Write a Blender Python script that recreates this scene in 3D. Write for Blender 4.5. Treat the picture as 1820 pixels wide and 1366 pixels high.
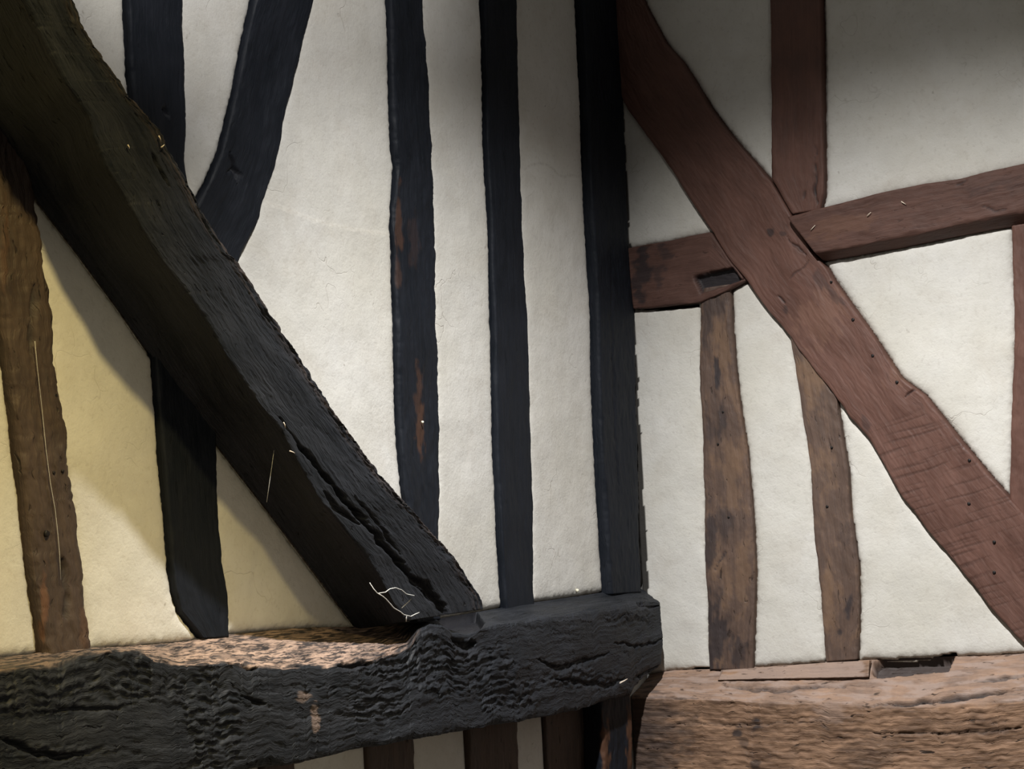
import bpy, math
import numpy as np
from mathutils import Matrix, Vector

for o in list(bpy.data.objects): bpy.data.objects.remove(o)
scene = bpy.context.scene
C = scene.collection

# ------------------------------------------------------------------ camera
# World: metres, z up.  wall_right is the plane y=0 (x>0), wall_left the plane x=0 (y<0); they meet at x=y=0.
FPX = 3600.0; PW, PH = 1820, 1366
CAM = np.array([2.44999, -4.36566, 1.60])
YAW = math.radians(32.68694); PITCH = math.radians(2.33828); ROLL = math.atan(0.05)
FW = np.array([-math.sin(YAW)*math.cos(PITCH), math.cos(YAW)*math.cos(PITCH), math.sin(PITCH)])
_r = np.array([math.cos(YAW), math.sin(YAW), 0.0]); _u = np.cross(_r, FW)
RT = math.cos(ROLL)*_r - math.sin(ROLL)*_u; UP = math.sin(ROLL)*_r + math.cos(ROLL)*_u
cd = bpy.data.cameras.new('camera'); cam = bpy.data.objects.new('camera', cd); C.objects.link(cam)
cd.sensor_fit = 'HORIZONTAL'; cd.sensor_width = 36.0; cd.lens = 36.0*FPX/PW
cd.clip_start = 0.05; cd.clip_end = 60
M = Matrix(((RT[0], UP[0], -FW[0], CAM[0]), (RT[1], UP[1], -FW[1], CAM[1]), (RT[2], UP[2], -FW[2], CAM[2]), (0, 0, 0, 1)))
cam.matrix_world = M
scene.camera = cam

# ------------------------------------------------------------------ light
scene.view_settings.view_transform = 'Standard'; scene.view_settings.look = 'None'
scene.view_settings.gamma = 1.0; scene.view_settings.use_curve_mapping = False
scene.view_settings.exposure = 0.0
w = bpy.data.worlds.new('world'); scene.world = w; w.use_nodes = True
w.node_tree.nodes['Background'].inputs[0].default_value = (0.96, 0.93, 0.86, 1)
w.node_tree.nodes['Background'].inputs[1].default_value = 0.080

def spot(name, loc, target, power, half_deg, blend, color, radius):
    ld = bpy.data.lights.new(name, 'SPOT'); lo = bpy.data.objects.new(name, ld); C.objects.link(lo)
    lo.location = loc; lo.rotation_euler = (Vector(target)-Vector(loc)).to_track_quat('-Z', 'Y').to_euler()
    ld.energy = power; ld.spot_size = math.radians(2*half_deg); ld.spot_blend = blend
    ld.color = color; ld.shadow_soft_size = radius
    return lo
# the ceiling downlight whose cone edge draws the dark scallop over the corner
spot('ceiling_downlight', (0.927, -1.67, 3.214), (0.909, -1.274, 2.214), 404, 46.7, 1.0, (1.0, 0.975, 0.94), 0.035)
# a ceiling spot thrown high across the left wall
spot('ceiling_spot', (1.477, -2.414, 3.682), (-0.304, -1.502, 2.982), 150, 23.7, 0.52, (1.0, 0.97, 0.945), 0.06)
# warm ceiling spot over the stair side, washing the far left
spot('warm_spot', (1.5, -2.6, 3.3), (0.0, -2.42, 1.12), 205, 31, 1.0, (1.0, 0.77, 0.31), 0.06)
# unseen warm fill, added low down to lift the shade beside the brace
spot('warm_shade_fill', (2.3, -3.0, 1.5), (0.0, -1.72, 1.42), 34, 19, 1.0, (1.0, 0.86, 0.58), 0.08)

# ------------------------------------------------------------------ surveying helpers (photo sight line -> point on a wall-parallel plane)
def ray(px, py):
    return FW*FPX + RT*(px-910) - UP*(py-683)
def on_left(px, py, d=0.0):
    r = ray(px, py); return CAM + r*((d-CAM[0])/r[0])
def on_right(px, py, d=0.0):
    r = ray(px, py); return CAM + r*((-d-CAM[1])/r[1])
def proj(P):
    q = P-CAM; z = q@FW
    return 910+FPX*(q@RT)/z, 683-FPX*(q@UP)/z
WALL = {'L': (on_left, np.array([1.0, 0, 0])), 'R': (on_right, np.array([0, -1.0, 0]))}

# ------------------------------------------------------------------ numpy gradient noise
_rng = np.random.default_rng(7)
_perm = _rng.permutation(256); _perm = np.concatenate([_perm, _perm, _perm])
_g = _rng.normal(size=(256, 3)); _g /= np.linalg.norm(_g, axis=1)[:, None]
def pnoise(P):
    P = np.asarray(P, float); i = np.floor(P).astype(int); f = P-i; i &= 255
    u = f*f*f*(f*(f*6-15)+10)
    out = 0
    for dx in (0, 1):
        wx = u[..., 0] if dx else 1-u[..., 0]
        for dy in (0, 1):
            wy = u[..., 1] if dy else 1-u[..., 1]
            for dz in (0, 1):
                wz = u[..., 2] if dz else 1-u[..., 2]
                h = _perm[_perm[_perm[(i[..., 0]+dx) & 255]+((i[..., 1]+dy) & 255)]+((i[..., 2]+dz) & 255)]
                g = _g[h]
                out = out + wx*wy*wz*(g[..., 0]*(f[..., 0]-dx)+g[..., 1]*(f[..., 1]-dy)+g[..., 2]*(f[..., 2]-dz))
    return out*1.6
def fbm(P, o=4, gain=0.5):
    a = 1.0; s = 0; k = 1.0
    for _ in range(o):
        s = s+a*pnoise(P*k+17.3*_); a *= gain; k *= 2.03
    return s
def ridged(P, o=3):
    a = 1.0; s = 0; k = 1.0
    for _ in range(o):
        s = s+a*(1-2*np.abs(pnoise(P*k+9.1*_))); a *= 0.5; k *= 2.1
    return s-0.9
def sstep(a, b, x):
    t = np.clip((x-a)/(b-a), 0, 1); return t*t*(3-2*t)
def seg_dist(X, Y, poly, closed=False):
    poly = np.asarray(poly, float); n = len(poly); best = np.full(X.shape, 1e9)
    for i in range(n if closed else n-1):
        a = poly[i]; b = poly[(i+1) % n]; ab = b-a; L2 = (ab**2).sum()+1e-12
        t = np.clip(((X-a[0])*ab[0]+(Y-a[1])*ab[1])/L2, 0, 1)
        best = np.minimum(best, (X-a[0]-t*ab[0])**2+(Y-a[1]-t*ab[1])**2)
    return np.sqrt(best)
def inside(X, Y, poly):
    poly = np.asarray(poly, float); n = len(poly); ins = np.zeros(X.shape, bool)
    for i in range(n):
        x1, y1 = poly[i]; x2, y2 = poly[(i+1) % n]
        if y1 == y2: continue
        c = ((y1 > Y) != (y2 > Y)) & (X < (x2-x1)*(Y-y1)/(y2-y1)+x1); ins ^= c
    return ins

# ------------------------------------------------------------------ materials
def nt(name):
    m = bpy.data.materials.new(name); m.use_nodes = True; t = m.node_tree
    for n in list(t.nodes): t.nodes.remove(n)
    out = t.nodes.new('ShaderNodeOutputMaterial'); b = t.nodes.new('ShaderNodeBsdfPrincipled')
    t.links.new(b.outputs[0], out.inputs[0]); return m, t, b
def N(t, kind, **kw):
    n = t.nodes.new(kind)
    for k, v in kw.items():
        if k.startswith('i_'):
            key = k[2:]; key = int(key) if key.isdigit() else key.replace('_', ' ')
            n.inputs[key].default_value = v
        else: setattr(n, k, v)
    return n
def lk(t, a, b): t.links.new(a, b)
def ramp(t, src, stops):
    r = t.nodes.new('ShaderNodeValToRGB'); e = r.color_ramp.elements
    while len(e) < len(stops): e.new(0.5)
    for el, (p, c) in zip(e, stops):
        el.position = p; el.color = (c, c, c, 1) if not isinstance(c, tuple) else (*c, 1)
    lk(t, src, r.inputs[0]); return r.outputs[0]
def mix(t, fac, a, b, mode='MIX'):
    m = t.nodes.new('ShaderNodeMix'); m.data_type = 'RGBA'; m.blend_type = mode
    for s, v in ((m.inputs[0], fac), (m.inputs[6], a), (m.inputs[7], b)):
        if hasattr(v, 'is_linked') or hasattr(v, 'links'): lk(t, v, s)
        elif isinstance(v, tuple): s.default_value = (*v, 1)
        else: s.default_value = v
    return m.outputs[2]
def math_(t, op, a, b=None):
    m = t.nodes.new('ShaderNodeMath'); m.operation = op
    for s, v in ((m.inputs[0], a), (m.inputs[1], b)):
        if v is None: continue
        if hasattr(v, 'links'): lk(t, v, s)
        else: s.default_value = v
    return m.outputs[0]

def wood(name, dark, light, bare, stain=(0.018, 0.018, 0.022), grain=0.6, patch=0.0, bump=0.5, rough=0.62, spec=0.35, pits=0.4):
    m, t, b = nt(name)
    uv = N(t, 'ShaderNodeUVMap', uv_map='grain')
    def noise(sx, sy, scale=1, det=4, rg=0.55, dist=0.0):
        mp = N(t, 'ShaderNodeMapping'); mp.inputs['Scale'].default_value = (sx, sy, 1); lk(t, uv.outputs[0], mp.inputs[0])
        n = N(t, 'ShaderNodeTexNoise'); n.inputs['Scale'].default_value = scale; n.inputs['Detail'].default_value = det
        n.inputs['Roughness'].default_value = rg; n.inputs['Distortion'].default_value = dist
        lk(t, mp.outputs[0], n.inputs['Vector']); return n.outputs[0]
    g1 = noise(9, 190, det=5); g2 = noise(3.0, 60, det=4, dist=0.8); blot = noise(9, 16, det=5, rg=0.65); fine = noise(90, 420, det=3)
    pit = noise(28, 110, det=3, rg=0.5, dist=0.6)
    gsum = math_(t, 'ADD', math_(t, 'MULTIPLY', g1, 0.55), math_(t, 'MULTIPLY', g2, 0.45))
    f = ramp(t, gsum, [(0.36, 0.0), (0.66, 1.0)])
    f = math_(t, 'MULTIPLY', f, grain)
    bl = ramp(t, blot, [(0.38, 0.0), (0.62, 1.0)])
    f2 = math_(t, 'ADD', f, math_(t, 'MULTIPLY', bl, 1-grain))
    col = mix(t, f2, dark, light)
    at = N(t, 'ShaderNodeAttribute', attribute_name='marks'); sp = N(t, 'ShaderNodeSeparateColor'); lk(t, at.outputs['Color'], sp.inputs[0])
    if patch > 0:
        pb = ramp(t, blot, [(0.60-0.25*patch, 0.0), (0.70-0.18*patch, 1.0)])
        pb = math_(t, 'MULTIPLY', pb, math_(t, 'ADD', math_(t, 'MULTIPLY', f, 0.5), 0.5))
        col = mix(t, pb, col, bare)
    col = mix(t, sp.outputs[0], col, bare)
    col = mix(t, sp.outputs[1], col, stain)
    saw = sp.outputs[2]
    col = mix(t, math_(t, 'MULTIPLY', saw, 0.62), col, tuple(0.35*c for c in dark))
    pm = ramp(t, pit, [(0.27, 1.0), (0.36, 0.0)])
    col = mix(t, math_(t, 'MULTIPLY', pm, pits), col, tuple(0.35*c for c in dark))
    lk(t, col, b.inputs['Base Color'])
    b.inputs['Specular IOR Level'].default_value = spec
    lk(t, math_(t, 'ADD', math_(t, 'MULTIPLY', bl, 0.14), rough-0.07), b.inputs['Roughness'])
    h = math_(t, 'ADD', math_(t, 'MULTIPLY', g1, 0.5), math_(t, 'MULTIPLY', fine, 0.22))
    h = math_(t, 'SUBTRACT', h, math_(t, 'MULTIPLY', pm, 0.5*pits))
    h = math_(t, 'SUBTRACT', h, math_(t, 'MULTIPLY', saw, 0.25))
    bp = N(t, 'ShaderNodeBump'); bp.inputs['Strength'].default_value = bump; bp.inputs['Distance'].default_value = 0.006
    lk(t, h, bp.inputs['Height']); lk(t, bp.outputs[0], b.inputs['Normal'])
    return m
W_BLACK = wood('black_painted_oak', (0.006, 0.0085, 0.013), (0.016, 0.019, 0.027), (0.10, 0.050, 0.030), bump=0.45, rough=0.60, spec=0.20)
W_TAR = wood('tarred_rough_oak', (0.005, 0.007, 0.010), (0.031, 0.034, 0.042), (0.42, 0.30, 0.24), bump=1.0, rough=0.58, spec=0.24, pits=0.8)
W_WORN = wood('worn_dark_brown_oak', (0.045, 0.033, 0.028), (0.095, 0.066, 0.052), (0.15, 0.075, 0.045), bump=0.7, patch=0.0, pits=0.9)
W_RED = wood('red_brown_oak', (0.090, 0.044, 0.034), (0.155, 0.078, 0.060), (0.21, 0.115, 0.08), grain=0.45, bump=0.30, rough=0.60, pits=0.3)
W_RAIL = wood('dark_red_brown_oak', (0.070, 0.036, 0.029), (0.125, 0.066, 0.052), (0.17, 0.09, 0.06), grain=0.55, bump=0.40, rough=0.62, spec=0.28, pits=0.5)
W_PATCH = wood('patchy_brown_oak', (0.085, 0.058, 0.048), (0.150, 0.098, 0.075), (0.20, 0.125, 0.080), stain=(0.035, 0.030, 0.034), grain=0.55, patch=0.35, bump=0.55, pits=0.8)
W_SILL = wood('brown_sill_oak', (0.075, 0.043, 0.029), (0.40, 0.245, 0.155), (0.33, 0.25, 0.215), stain=(0.030, 0.026, 0.028), grain=0.6, patch=0.0, bump=0.7, pits=1.0)

def plaster_mat():
    m, t, b = nt('limewashed_plaster')
    tc = N(t, 'ShaderNodeNewGeometry'); pos = tc.outputs['Position']
    def noise(scale, det=4, rg=0.55, dist=0.0):
        n = N(t, 'ShaderNodeTexNoise'); n.inputs['Scale'].default_value = scale; n.inputs['Detail'].default_value = det
        n.inputs['Roughness'].default_value = rg; n.inputs['Distortion'].default_value = dist; lk(t, pos, n.inputs['Vector']); return n.outputs[0]
    big = noise(2.6, 5, 0.6); mid = noise(14, 5, 0.65, 0.4); fine = noise(210, 3, 0.6); grit = noise(85, 4, 0.6)
    col = mix(t, ramp(t, big, [(0.35, 0.0), (0.65, 1.0)]), (0.635, 0.62, 0.565), (0.71, 0.705, 0.68))
    col = mix(t, math_(t, 'MULTIPLY', ramp(t, mid, [(0.42, 0.0), (0.68, 1.0)]), 0.30), col, (0.54, 0.53, 0.49))
    col = mix(t, math_(t, 'MULTIPLY', ramp(t, grit, [(0.30, 1.0), (0.44, 0.0)]), 0.22), col, (0.36, 0.33, 0.29))
    col = mix(t, math_(t, 'MULTIPLY', ramp(t, noise(6.5, 6, 0.7, 0.6), [(0.50, 0.0), (0.72, 1.0)]), 0.30), col, (0.50, 0.455, 0.39))
    col = mix(t, math_(t, 'MULTIPLY', ramp(t, noise(42, 2, 0.5), [(0.20, 1.0), (0.27, 0.0)]), 0.55), col, (0.22, 0.19, 0.16))
    # hairline cracks
    wv = N(t, 'ShaderNodeTexNoise'); wv.inputs['Scale'].default_value = 9; wv.inputs['Detail'].default_value = 3; lk(t, pos, wv.inputs['Vector'])
    vm = N(t, 'ShaderNodeVectorMath', operation='MULTIPLY_ADD'); lk(t, wv.outputs['Color'], vm.inputs[0]); vm.inputs[1].default_value = (0.28, 0.28, 0.28); lk(t, pos, vm.inputs[2])
    vo = N(t, 'ShaderNodeTexVoronoi', feature='DISTANCE_TO_EDGE'); vo.inputs['Scale'].default_value = 5.0; lk(t, vm.outputs[0], vo.inputs['Vector'])
    ck = ramp(t, vo.outputs['Distance'], [(0.0, 1.0), (0.009, 0.0)])
    msk = ramp(t, noise(4.3, 3), [(0.54, 0.0), (0.62, 1.0)])
    ck = math_(t, 'MULTIPLY', ck, msk)
    col = mix(t, math_(t, 'MULTIPLY', ck, 0.30), col, (0.32, 0.28, 0.23))
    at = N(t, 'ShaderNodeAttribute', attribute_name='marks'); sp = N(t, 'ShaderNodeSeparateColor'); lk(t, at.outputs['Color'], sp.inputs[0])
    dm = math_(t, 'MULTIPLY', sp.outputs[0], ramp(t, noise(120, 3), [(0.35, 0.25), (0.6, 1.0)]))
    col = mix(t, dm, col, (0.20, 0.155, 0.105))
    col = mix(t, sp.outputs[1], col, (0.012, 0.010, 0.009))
    lk(t, col, b.inputs['Base Color']); b.inputs['Roughness'].default_value = 0.9; b.inputs['Specular IOR Level'].default_value = 0.2
    h = math_(t, 'ADD', math_(t, 'MULTIPLY', fine, 0.35), math_(t, 'MULTIPLY', grit, 0.55))
    h = math_(t, 'ADD', h, math_(t, 'MULTIPLY', mid, 0.35))
    h = math_(t, 'SUBTRACT', h, math_(t, 'MULTIPLY', ck, 0.4))
    bp = N(t, 'ShaderNodeBump'); bp.inputs['Strength'].default_value = 0.45; bp.inputs['Distance'].default_value = 0.0035
    lk(t, h, bp.inputs['Height']); lk(t, bp.outputs[0], b.inputs['Normal'])
    return m
PLASTER = plaster_mat()
def plain(name, col, rough=0.7, spec=0.3):
    m, t, b = nt(name); g = N(t, 'ShaderNodeNewGeometry'); n = N(t, 'ShaderNodeTexNoise'); n.inputs['Scale'].default_value = 180
    lk(t, g.outputs['Position'], n.inputs['Vector'])
    c = mix(t, n.outputs[0], tuple(0.7*x for x in col), tuple(min(1, 1.25*x) for x in col)); lk(t, c, b.inputs['Base Color'])
    b.inputs['Roughness'].default_value = rough; b.inputs['Specular IOR Level'].default_value = spec; return m
M_THREAD = plain('pale_thread', (0.62, 0.62, 0.60)); M_IRON = plain('dark_iron', (0.012, 0.010, 0.010), 0.5)
M_STRAW = plain('pale_splinter', (0.80, 0.70, 0.58)); M_GRIT = plain('pale_grit', (0.85, 0.78, 0.62))

# ------------------------------------------------------------------ mesh builders
def link_mesh(name, V, Fq, mat, parent=None, uv=None, marks=None, extra=()):
    me = bpy.data.meshes.new(name)
    nv = len(V); nq = len(Fq); loops = np.asarray(Fq, np.int32).ravel()
    tot = nq*4+sum(len(e) for e in extra)
    me.vertices.add(nv); me.vertices.foreach_set('co', np.asarray(V, np.float32).ravel())
    me.loops.add(tot); me.polygons.add(nq+len(extra))
    li = loops; ls = list(range(0, nq*4, 4)); lt = [4]*nq; p = nq*4
    for e in extra:
        li = np.concatenate([li, np.asarray(e, np.int32)]); ls.append(p); lt.append(len(e)); p += len(e)
    me.loops.foreach_set('vertex_index', li)
    me.polygons.foreach_set('loop_start', np.array(ls, np.int32)); me.polygons.foreach_set('loop_total', np.array(lt, np.int32))
    me.polygons.foreach_set('use_smooth', np.array([True]*nq+[False]*len(extra)))
    me.update(calc_edges=True)
    if uv is not None:
        l = me.uv_layers.new(name='grain'); l.data.foreach_set('uv', np.asarray(uv, np.float32)[li].ravel())
    if marks is not None:
        a = me.color_attributes.new('marks', 'FLOAT_COLOR', 'POINT')
        a.data.foreach_set('color', np.concatenate([marks, np.ones((nv, 1))], 1).astype(np.float32).ravel())
    me.validate()
    me.materials.append(mat); o = bpy.data.objects.new(name, me); C.objects.link(o)
    if parent is not None: o.parent = parent
    return o
def tag(o, label=None, cat=None, group=None, kind=None):
    if label: o['label'] = label
    if cat: o['category'] = cat
    if group: o['group'] = group
    if kind: o['kind'] = kind
    return o
def resample(P, n):
    P = np.asarray(P, float); s = np.concatenate([[0], np.cumsum(np.linalg.norm(np.diff(P, axis=0), axis=1))]); s /= s[-1]
    # light smoothing so a traced line has no kinks
    q = np.linspace(0, 1, n); return np.stack([np.interp(q, s, P[:, k]) for k in range(3)], 1)
def smooth_line(P, k):
    if k < 1: return P
    for _ in range(k):
        Q = P.copy(); Q[1:-1] = 0.25*P[:-2]+0.5*P[1:-1]+0.25*P[2:]; P = Q
    return P

def survey(side, rail, d):
    f = WALL[side][0]
    out = []
    for p in rail: out.append(f(p[0], p[1], p[2] if len(p) > 2 else d))
    return np.array(out)
def simple_rails(side, left, right, d, back=-0.045):
    """a squared timber: traced left and right front edges, sides running straight back into the wall"""
    n = WALL[side][1]; A = survey(side, left, d); B = survey(side, right, d)
    def bk(X, off):
        Y = X.copy(); k = 0 if side == 'L' else 1
        Y[:, k] = back if side == 'L' else -back
        return Y
    return [bk(A, 0), A, B, bk(B, 0)]

class Timber: pass
ALL = []
def timber(key, side, rails, **kw):
    T = Timber(); T.key = key; T.side = side; T.rails = rails; T.kw = kw; ALL.append(T); return T

def build(T, name, label=None, cat=None, mat=None, parent=None, step=0.004, bevel=0.004, rough=0.0012, edge=0.002, wave=0.003,
          flake=0.0, zone=None, grooves=(), pits=(), marks=(), seed=0.0, fine_scale=1.0, dist_fn=None, damp=0.2):
    rails = T.rails; side = T.side; nrm = WALL[side][1]
    L = max(np.linalg.norm(np.diff(r, axis=0), axis=1).sum() for r in rails)
    n = max(8, int(L/step))
    R = [smooth_line(resample(r, n), 2) for r in rails]
    s = np.linspace(0, L, n)
    # bevel each inner arris, ragged along its length
    rows = [R[0]]; marks_e = [0.0]
    for i in range(1, len(R)-1):
        a = R[i-1]-R[i]; b = R[i+1]-R[i]
        la = np.linalg.norm(a, axis=1)[:, None]+1e-9; lb = np.linalg.norm(b, axis=1)[:, None]+1e-9
        nz = fbm(np.stack([s*14, np.full(n, 3.7*i+seed), np.full(n, 1.3)], 1), 4)[:, None]
        nz2 = ridged(np.stack([s*45, np.full(n, 7.7*i+seed), np.full(n, 5.3)], 1), 2)[:, None]
        w_ = np.clip(bevel*(1+0.9*nz)+edge*np.clip(nz2, 0, 1), 0.0012, 0.03)
        off = (np.minimum(w_, 0.4*la)*a/la, np.minimum(w_, 0.4*lb)*b/lb)
        rows.append(R[i]+off[0]); rows.append(R[i]+0.28*off[0]+0.28*off[1]); rows.append(R[i]+off[1])
    rows.append(R[-1])
    cols = [rows[0]]; tt = [np.zeros(n)]
    for a, b in zip(rows[:-1], rows[1:]):
        wd = np.linalg.norm(b-a, axis=1).mean(); m = max(1, int(round(wd/step)))
        for k in range(1, m+1):
            cols.append(a+(b-a)*k/m); tt.append(tt[-1]+np.linalg.norm(cols[-1]-cols[-2], axis=1))
    G = np.stack(cols, 1); Tt = np.stack(tt, 1); m = G.shape[1]; S = np.repeat(s[:, None], m, 1)
    du = np.gradient(G, axis=0); dv = np.gradient(G, axis=1)
    Nn = np.cross(du, dv); Nn /= np.linalg.norm(Nn, axis=2)[..., None]+1e-12
    mid = (R[1][n//2]+R[-2][n//2])/2
    mc = m//2
    flip = (Nn[n//2, mc]@nrm) < 0
    if flip: Nn = -Nn
    tm = Tt.mean(axis=0)[None, :]+0*Tt
    Q = np.stack([S, tm, np.full_like(S, seed*5.1)], 2)
    D = rough*fbm(Q*np.array([30, 120, 1])*fine_scale, 4)*1.2
    D += wave*fbm(Q*np.array([3.5, 9, 1])+3.0, 3)
    if flake > 0:
        X0, Y0 = proj(G.reshape(-1, 3)); X0 = X0.reshape(n, m); Y0 = Y0.reshape(n, m)
        msk = sstep(-0.05, 0.40, fbm(Q*np.array([6, 11, 1])+8.8, 3))
        if zone is not None:
            zz = 0
            for cx, cy, rx, ry, st_ in zone: zz = np.maximum(zz, st_*np.exp(-((X0-cx)/rx)**2-((Y0-cy)/ry)**2))
            msk = sstep(0.28, 0.62, zz+0.28*fbm(Q*np.array([14, 30, 1])+8.8, 3))
        warp = Q+0.004*np.stack([fbm(Q*np.array([24, 30, 1])+2.2, 2), fbm(Q*np.array([24, 30, 1])+5.2, 2), 0*S], 2)
        st = fbm(warp*np.array([24, 105, 1])+1.1, 3)
        D += flake*msk*(0.40*np.tanh(4*st)-0.35*np.clip(fbm(warp*np.array([50, 260, 1])+7.7, 2), 0, 1))
        st2 = fbm(warp*np.array([9, 60, 1])+4.4, 3)
        D += flake*(1-msk)*(0.10*np.tanh(3*st2)-0.30*np.exp(-(st2/0.035)**2)*sstep(0.1, 0.5, fbm(Q*np.array([8, 20, 1])+1.5, 2)))
    PX, PY = proj(G.reshape(-1, 3)); PX = PX.reshape(n, m); PY = PY.reshape(n, m)
    # the far side of a timber must not inherit marks traced on the near side
    facing = ((CAM-G)*Nn).sum(2) > 0
    front = (Nn@nrm) > 0.5
    MK = np.zeros((n, m, 3))
    pm = 1.28e-3
    for g in grooves:
        d_ = seg_dist(PX+3.0*fbm(Q*np.array([26, 26, 1])+4.1, 2), PY+3.5*fbm(Q*np.array([26, 26, 1])+9.3, 3), g['line'])
        e0, e1 = g['line'][0], g['line'][-1]; ln = 0.22*math.hypot(e1[0]-e0[0], e1[1]-e0[1])
        tap = np.clip(np.minimum(np.hypot(PX-e0[0], PY-e0[1]), np.hypot(PX-e1[0], PY-e1[1]))/ln, 0.15, 1)
        wv = g.get('w', 3.0)*tap*(1+0.7*fbm(Q*np.array([30, 30, 1])+g.get('w', 3), 2))
        k = np.exp(-(d_/np.clip(wv, 0.8, None))**2)*front
        D -= k*g.get('depth', 0.01)
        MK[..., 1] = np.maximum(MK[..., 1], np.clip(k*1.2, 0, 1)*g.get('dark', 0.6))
    for p in pits:
        ins = inside(PX, PY, p['poly']); d_ = seg_dist(PX, PY, p['poly'], True)*np.where(ins, 1, -1)
        k = sstep(-0.8, 2.2, d_+0.8*fbm(Q*np.array([60, 60, 1]), 2))*(front if p.get('front', 1) else 1)
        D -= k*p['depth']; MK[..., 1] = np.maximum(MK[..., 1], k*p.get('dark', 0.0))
    for mk in marks:                                   # (channel, cx, cy, rx, ry, rotation, strength)
        ch, cx, cy, rx, ry, rot, st = mk
        ca, sa = math.cos(rot), math.sin(rot); X = PX-cx; Y = PY-cy
        q = np.sqrt(((X*ca+Y*sa)/rx)**2+((-X*sa+Y*ca)/ry)**2)+0.75*fbm(Q*np.array([22, 60, 1])+cx*0.1, 4)
        MK[..., ch] = np.maximum(MK[..., ch], st*sstep(1.1, 0.6, q))
    wgt = damp+(1-damp)*sstep(0.25, 0.7, np.abs(Nn@nrm)); D = D*wgt
    if dist_fn is not None: D, MK = dist_fn(D, MK, PX, PY, Q, Nn, G)
    fade = np.ones((n, m)); fade[:, 0] = 0; fade[:, -1] = 0
    G = G+Nn*(D*fade)[..., None]
    # nothing may poke into the other wall
    if T.side == 'L': G[..., 1] = np.minimum(G[..., 1], -0.002)
    else: G[..., 0] = np.maximum(G[..., 0], 0.002)
    V = G.reshape(-1, 3); idx = np.arange(n*m).reshape(n, m)
    q = np.stack([idx[:-1, :-1], idx[1:, :-1], idx[1:, 1:], idx[:-1, 1:]], 2).reshape(-1, 4)
    # outward winding
    if flip: q = q[:, ::-1]
    c0 = list(idx[0, :]); c1 = list(idx[-1, ::-1]);
    if flip: c0 = c0[::-1]; c1 = c1[::-1]
    uv = np.stack([S+seed*3.1, tm+seed*1.7], 2).reshape(-1, 2)
    o = link_mesh(name, V, q, mat, parent, uv, MK.reshape(-1, 3), extra=(c0, c1))
    if label: tag(o, label, cat)
    return o

def tube(name, pts, r, mat, parent=None, k=6, r_end=None):
    P = [Vector(p) for p in pts]; n = len(P); V = []; Fq = []
    for i, p in enumerate(P):
        d = (P[min(i+1, n-1)]-P[max(i-1, 0)]).normalized(); a = d.cross(Vector((0.3, 0.2, 0.93)));
        if a.length < 0.1: a = d.cross(Vector((1, 0, 0)))
        a.normalize(); b = d.cross(a); rr = r if r_end is None else r+(r_end-r)*i/(n-1)
        for j in range(k):
            an = 2*math.pi*j/k; V.append(p+a*(rr*math.cos(an))+b*(rr*math.sin(an)))
    for i in range(n-1):
        for j in range(k): Fq.append((i*k+j, i*k+(j+1) % k, (i+1)*k+(j+1) % k, (i+1)*k+j))
    return link_mesh(name, np.array([tuple(v) for v in V]), Fq, mat, parent, extra=([*range(k)][::-1], [*range((n-1)*k, n*k)]))
def nail(side, px, py, d, r, parent, name='nail'):
    c = WALL[side][0](px, py, d); n = WALL[side][1]; u = np.array([0, 0, 1.0]); v = np.cross(n, u)
    V = []; Fq = []; k = 10; prof = [(1.0, -0.003), (1.0, 0.0006), (0.7, 0.0014), (0.25, 0.0017)]
    for rr, h in prof:
        for j in range(k):
            a = 2*math.pi*j/k; V.append(c+n*h+r*rr*(math.cos(a)*u*(1+0.15*math.sin(3*a))+math.sin(a)*v))
    for i in range(len(prof)-1):
        for j in range(k): Fq.append((i*k+j, i*k+(j+1) % k, (i+1)*k+(j+1) % k, (i+1)*k+j))
    return link_mesh(name, np.array(V), Fq, M_IRON, parent, extra=([*range((len(prof)-1)*k, len(prof)*k)],))
def tree(label, cat, side, px, py, d, name):
    e = bpy.data.objects.new(name, None); C.objects.link(e); e.location = WALL[side][0](px, py, d); tag(e, label, cat); return e

# ------------------------------------------------------------------ traced timbers
sl = lambda l, r, d, side='L', back=-0.045: simple_rails(side, l, r, d, back)
P1 = timber('P1', 'L', sl([(-30, 120), (-15, 250), (-5, 400), (0, 500), (8, 540), (12, 600), (22, 680), (30, 740), (40, 830), (48, 880), (55, 950), (62, 1010), (68, 1060), (76, 1110), (82, 1166)],
    [(40, 120), (55, 250), (68, 360), (78, 450), (88, 520), (100, 620), (110, 700), (120, 790), (132, 860), (142, 930), (150, 1000), (155, 1060), (162, 1110), (167, 1160)], 0.014))
P2 = timber('P2', 'L', sl([(228, -90), (230, 0), (233, 60), (234, 110), (238, 160), (262, 450), (278, 630), (283, 700), (288, 760), (295, 840), (302, 920), (308, 1000), (314, 1050), (325, 1088), (345, 1112), (362, 1134)],
    [(322, -90), (325, 0), (327, 60), (329, 140), (330, 220), (328, 290), (350, 450), (372, 640), (384, 780), (388, 850), (391, 940), (397, 1000), (405, 1050), (407, 1090), (408, 1132)], 0.008))
P3 = timber('P3', 'L', sl([(480, -90), (455, 0), (440, 70), (425, 150), (410, 210), (395, 270), (370, 330), (352, 362), (300, 450)],
    [(578, -90), (556, 0), (535, 90), (523, 150), (510, 195), (500, 240), (487, 300), (470, 350), (460, 390), (445, 420), (428, 460), (380, 560)], 0.008))
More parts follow.
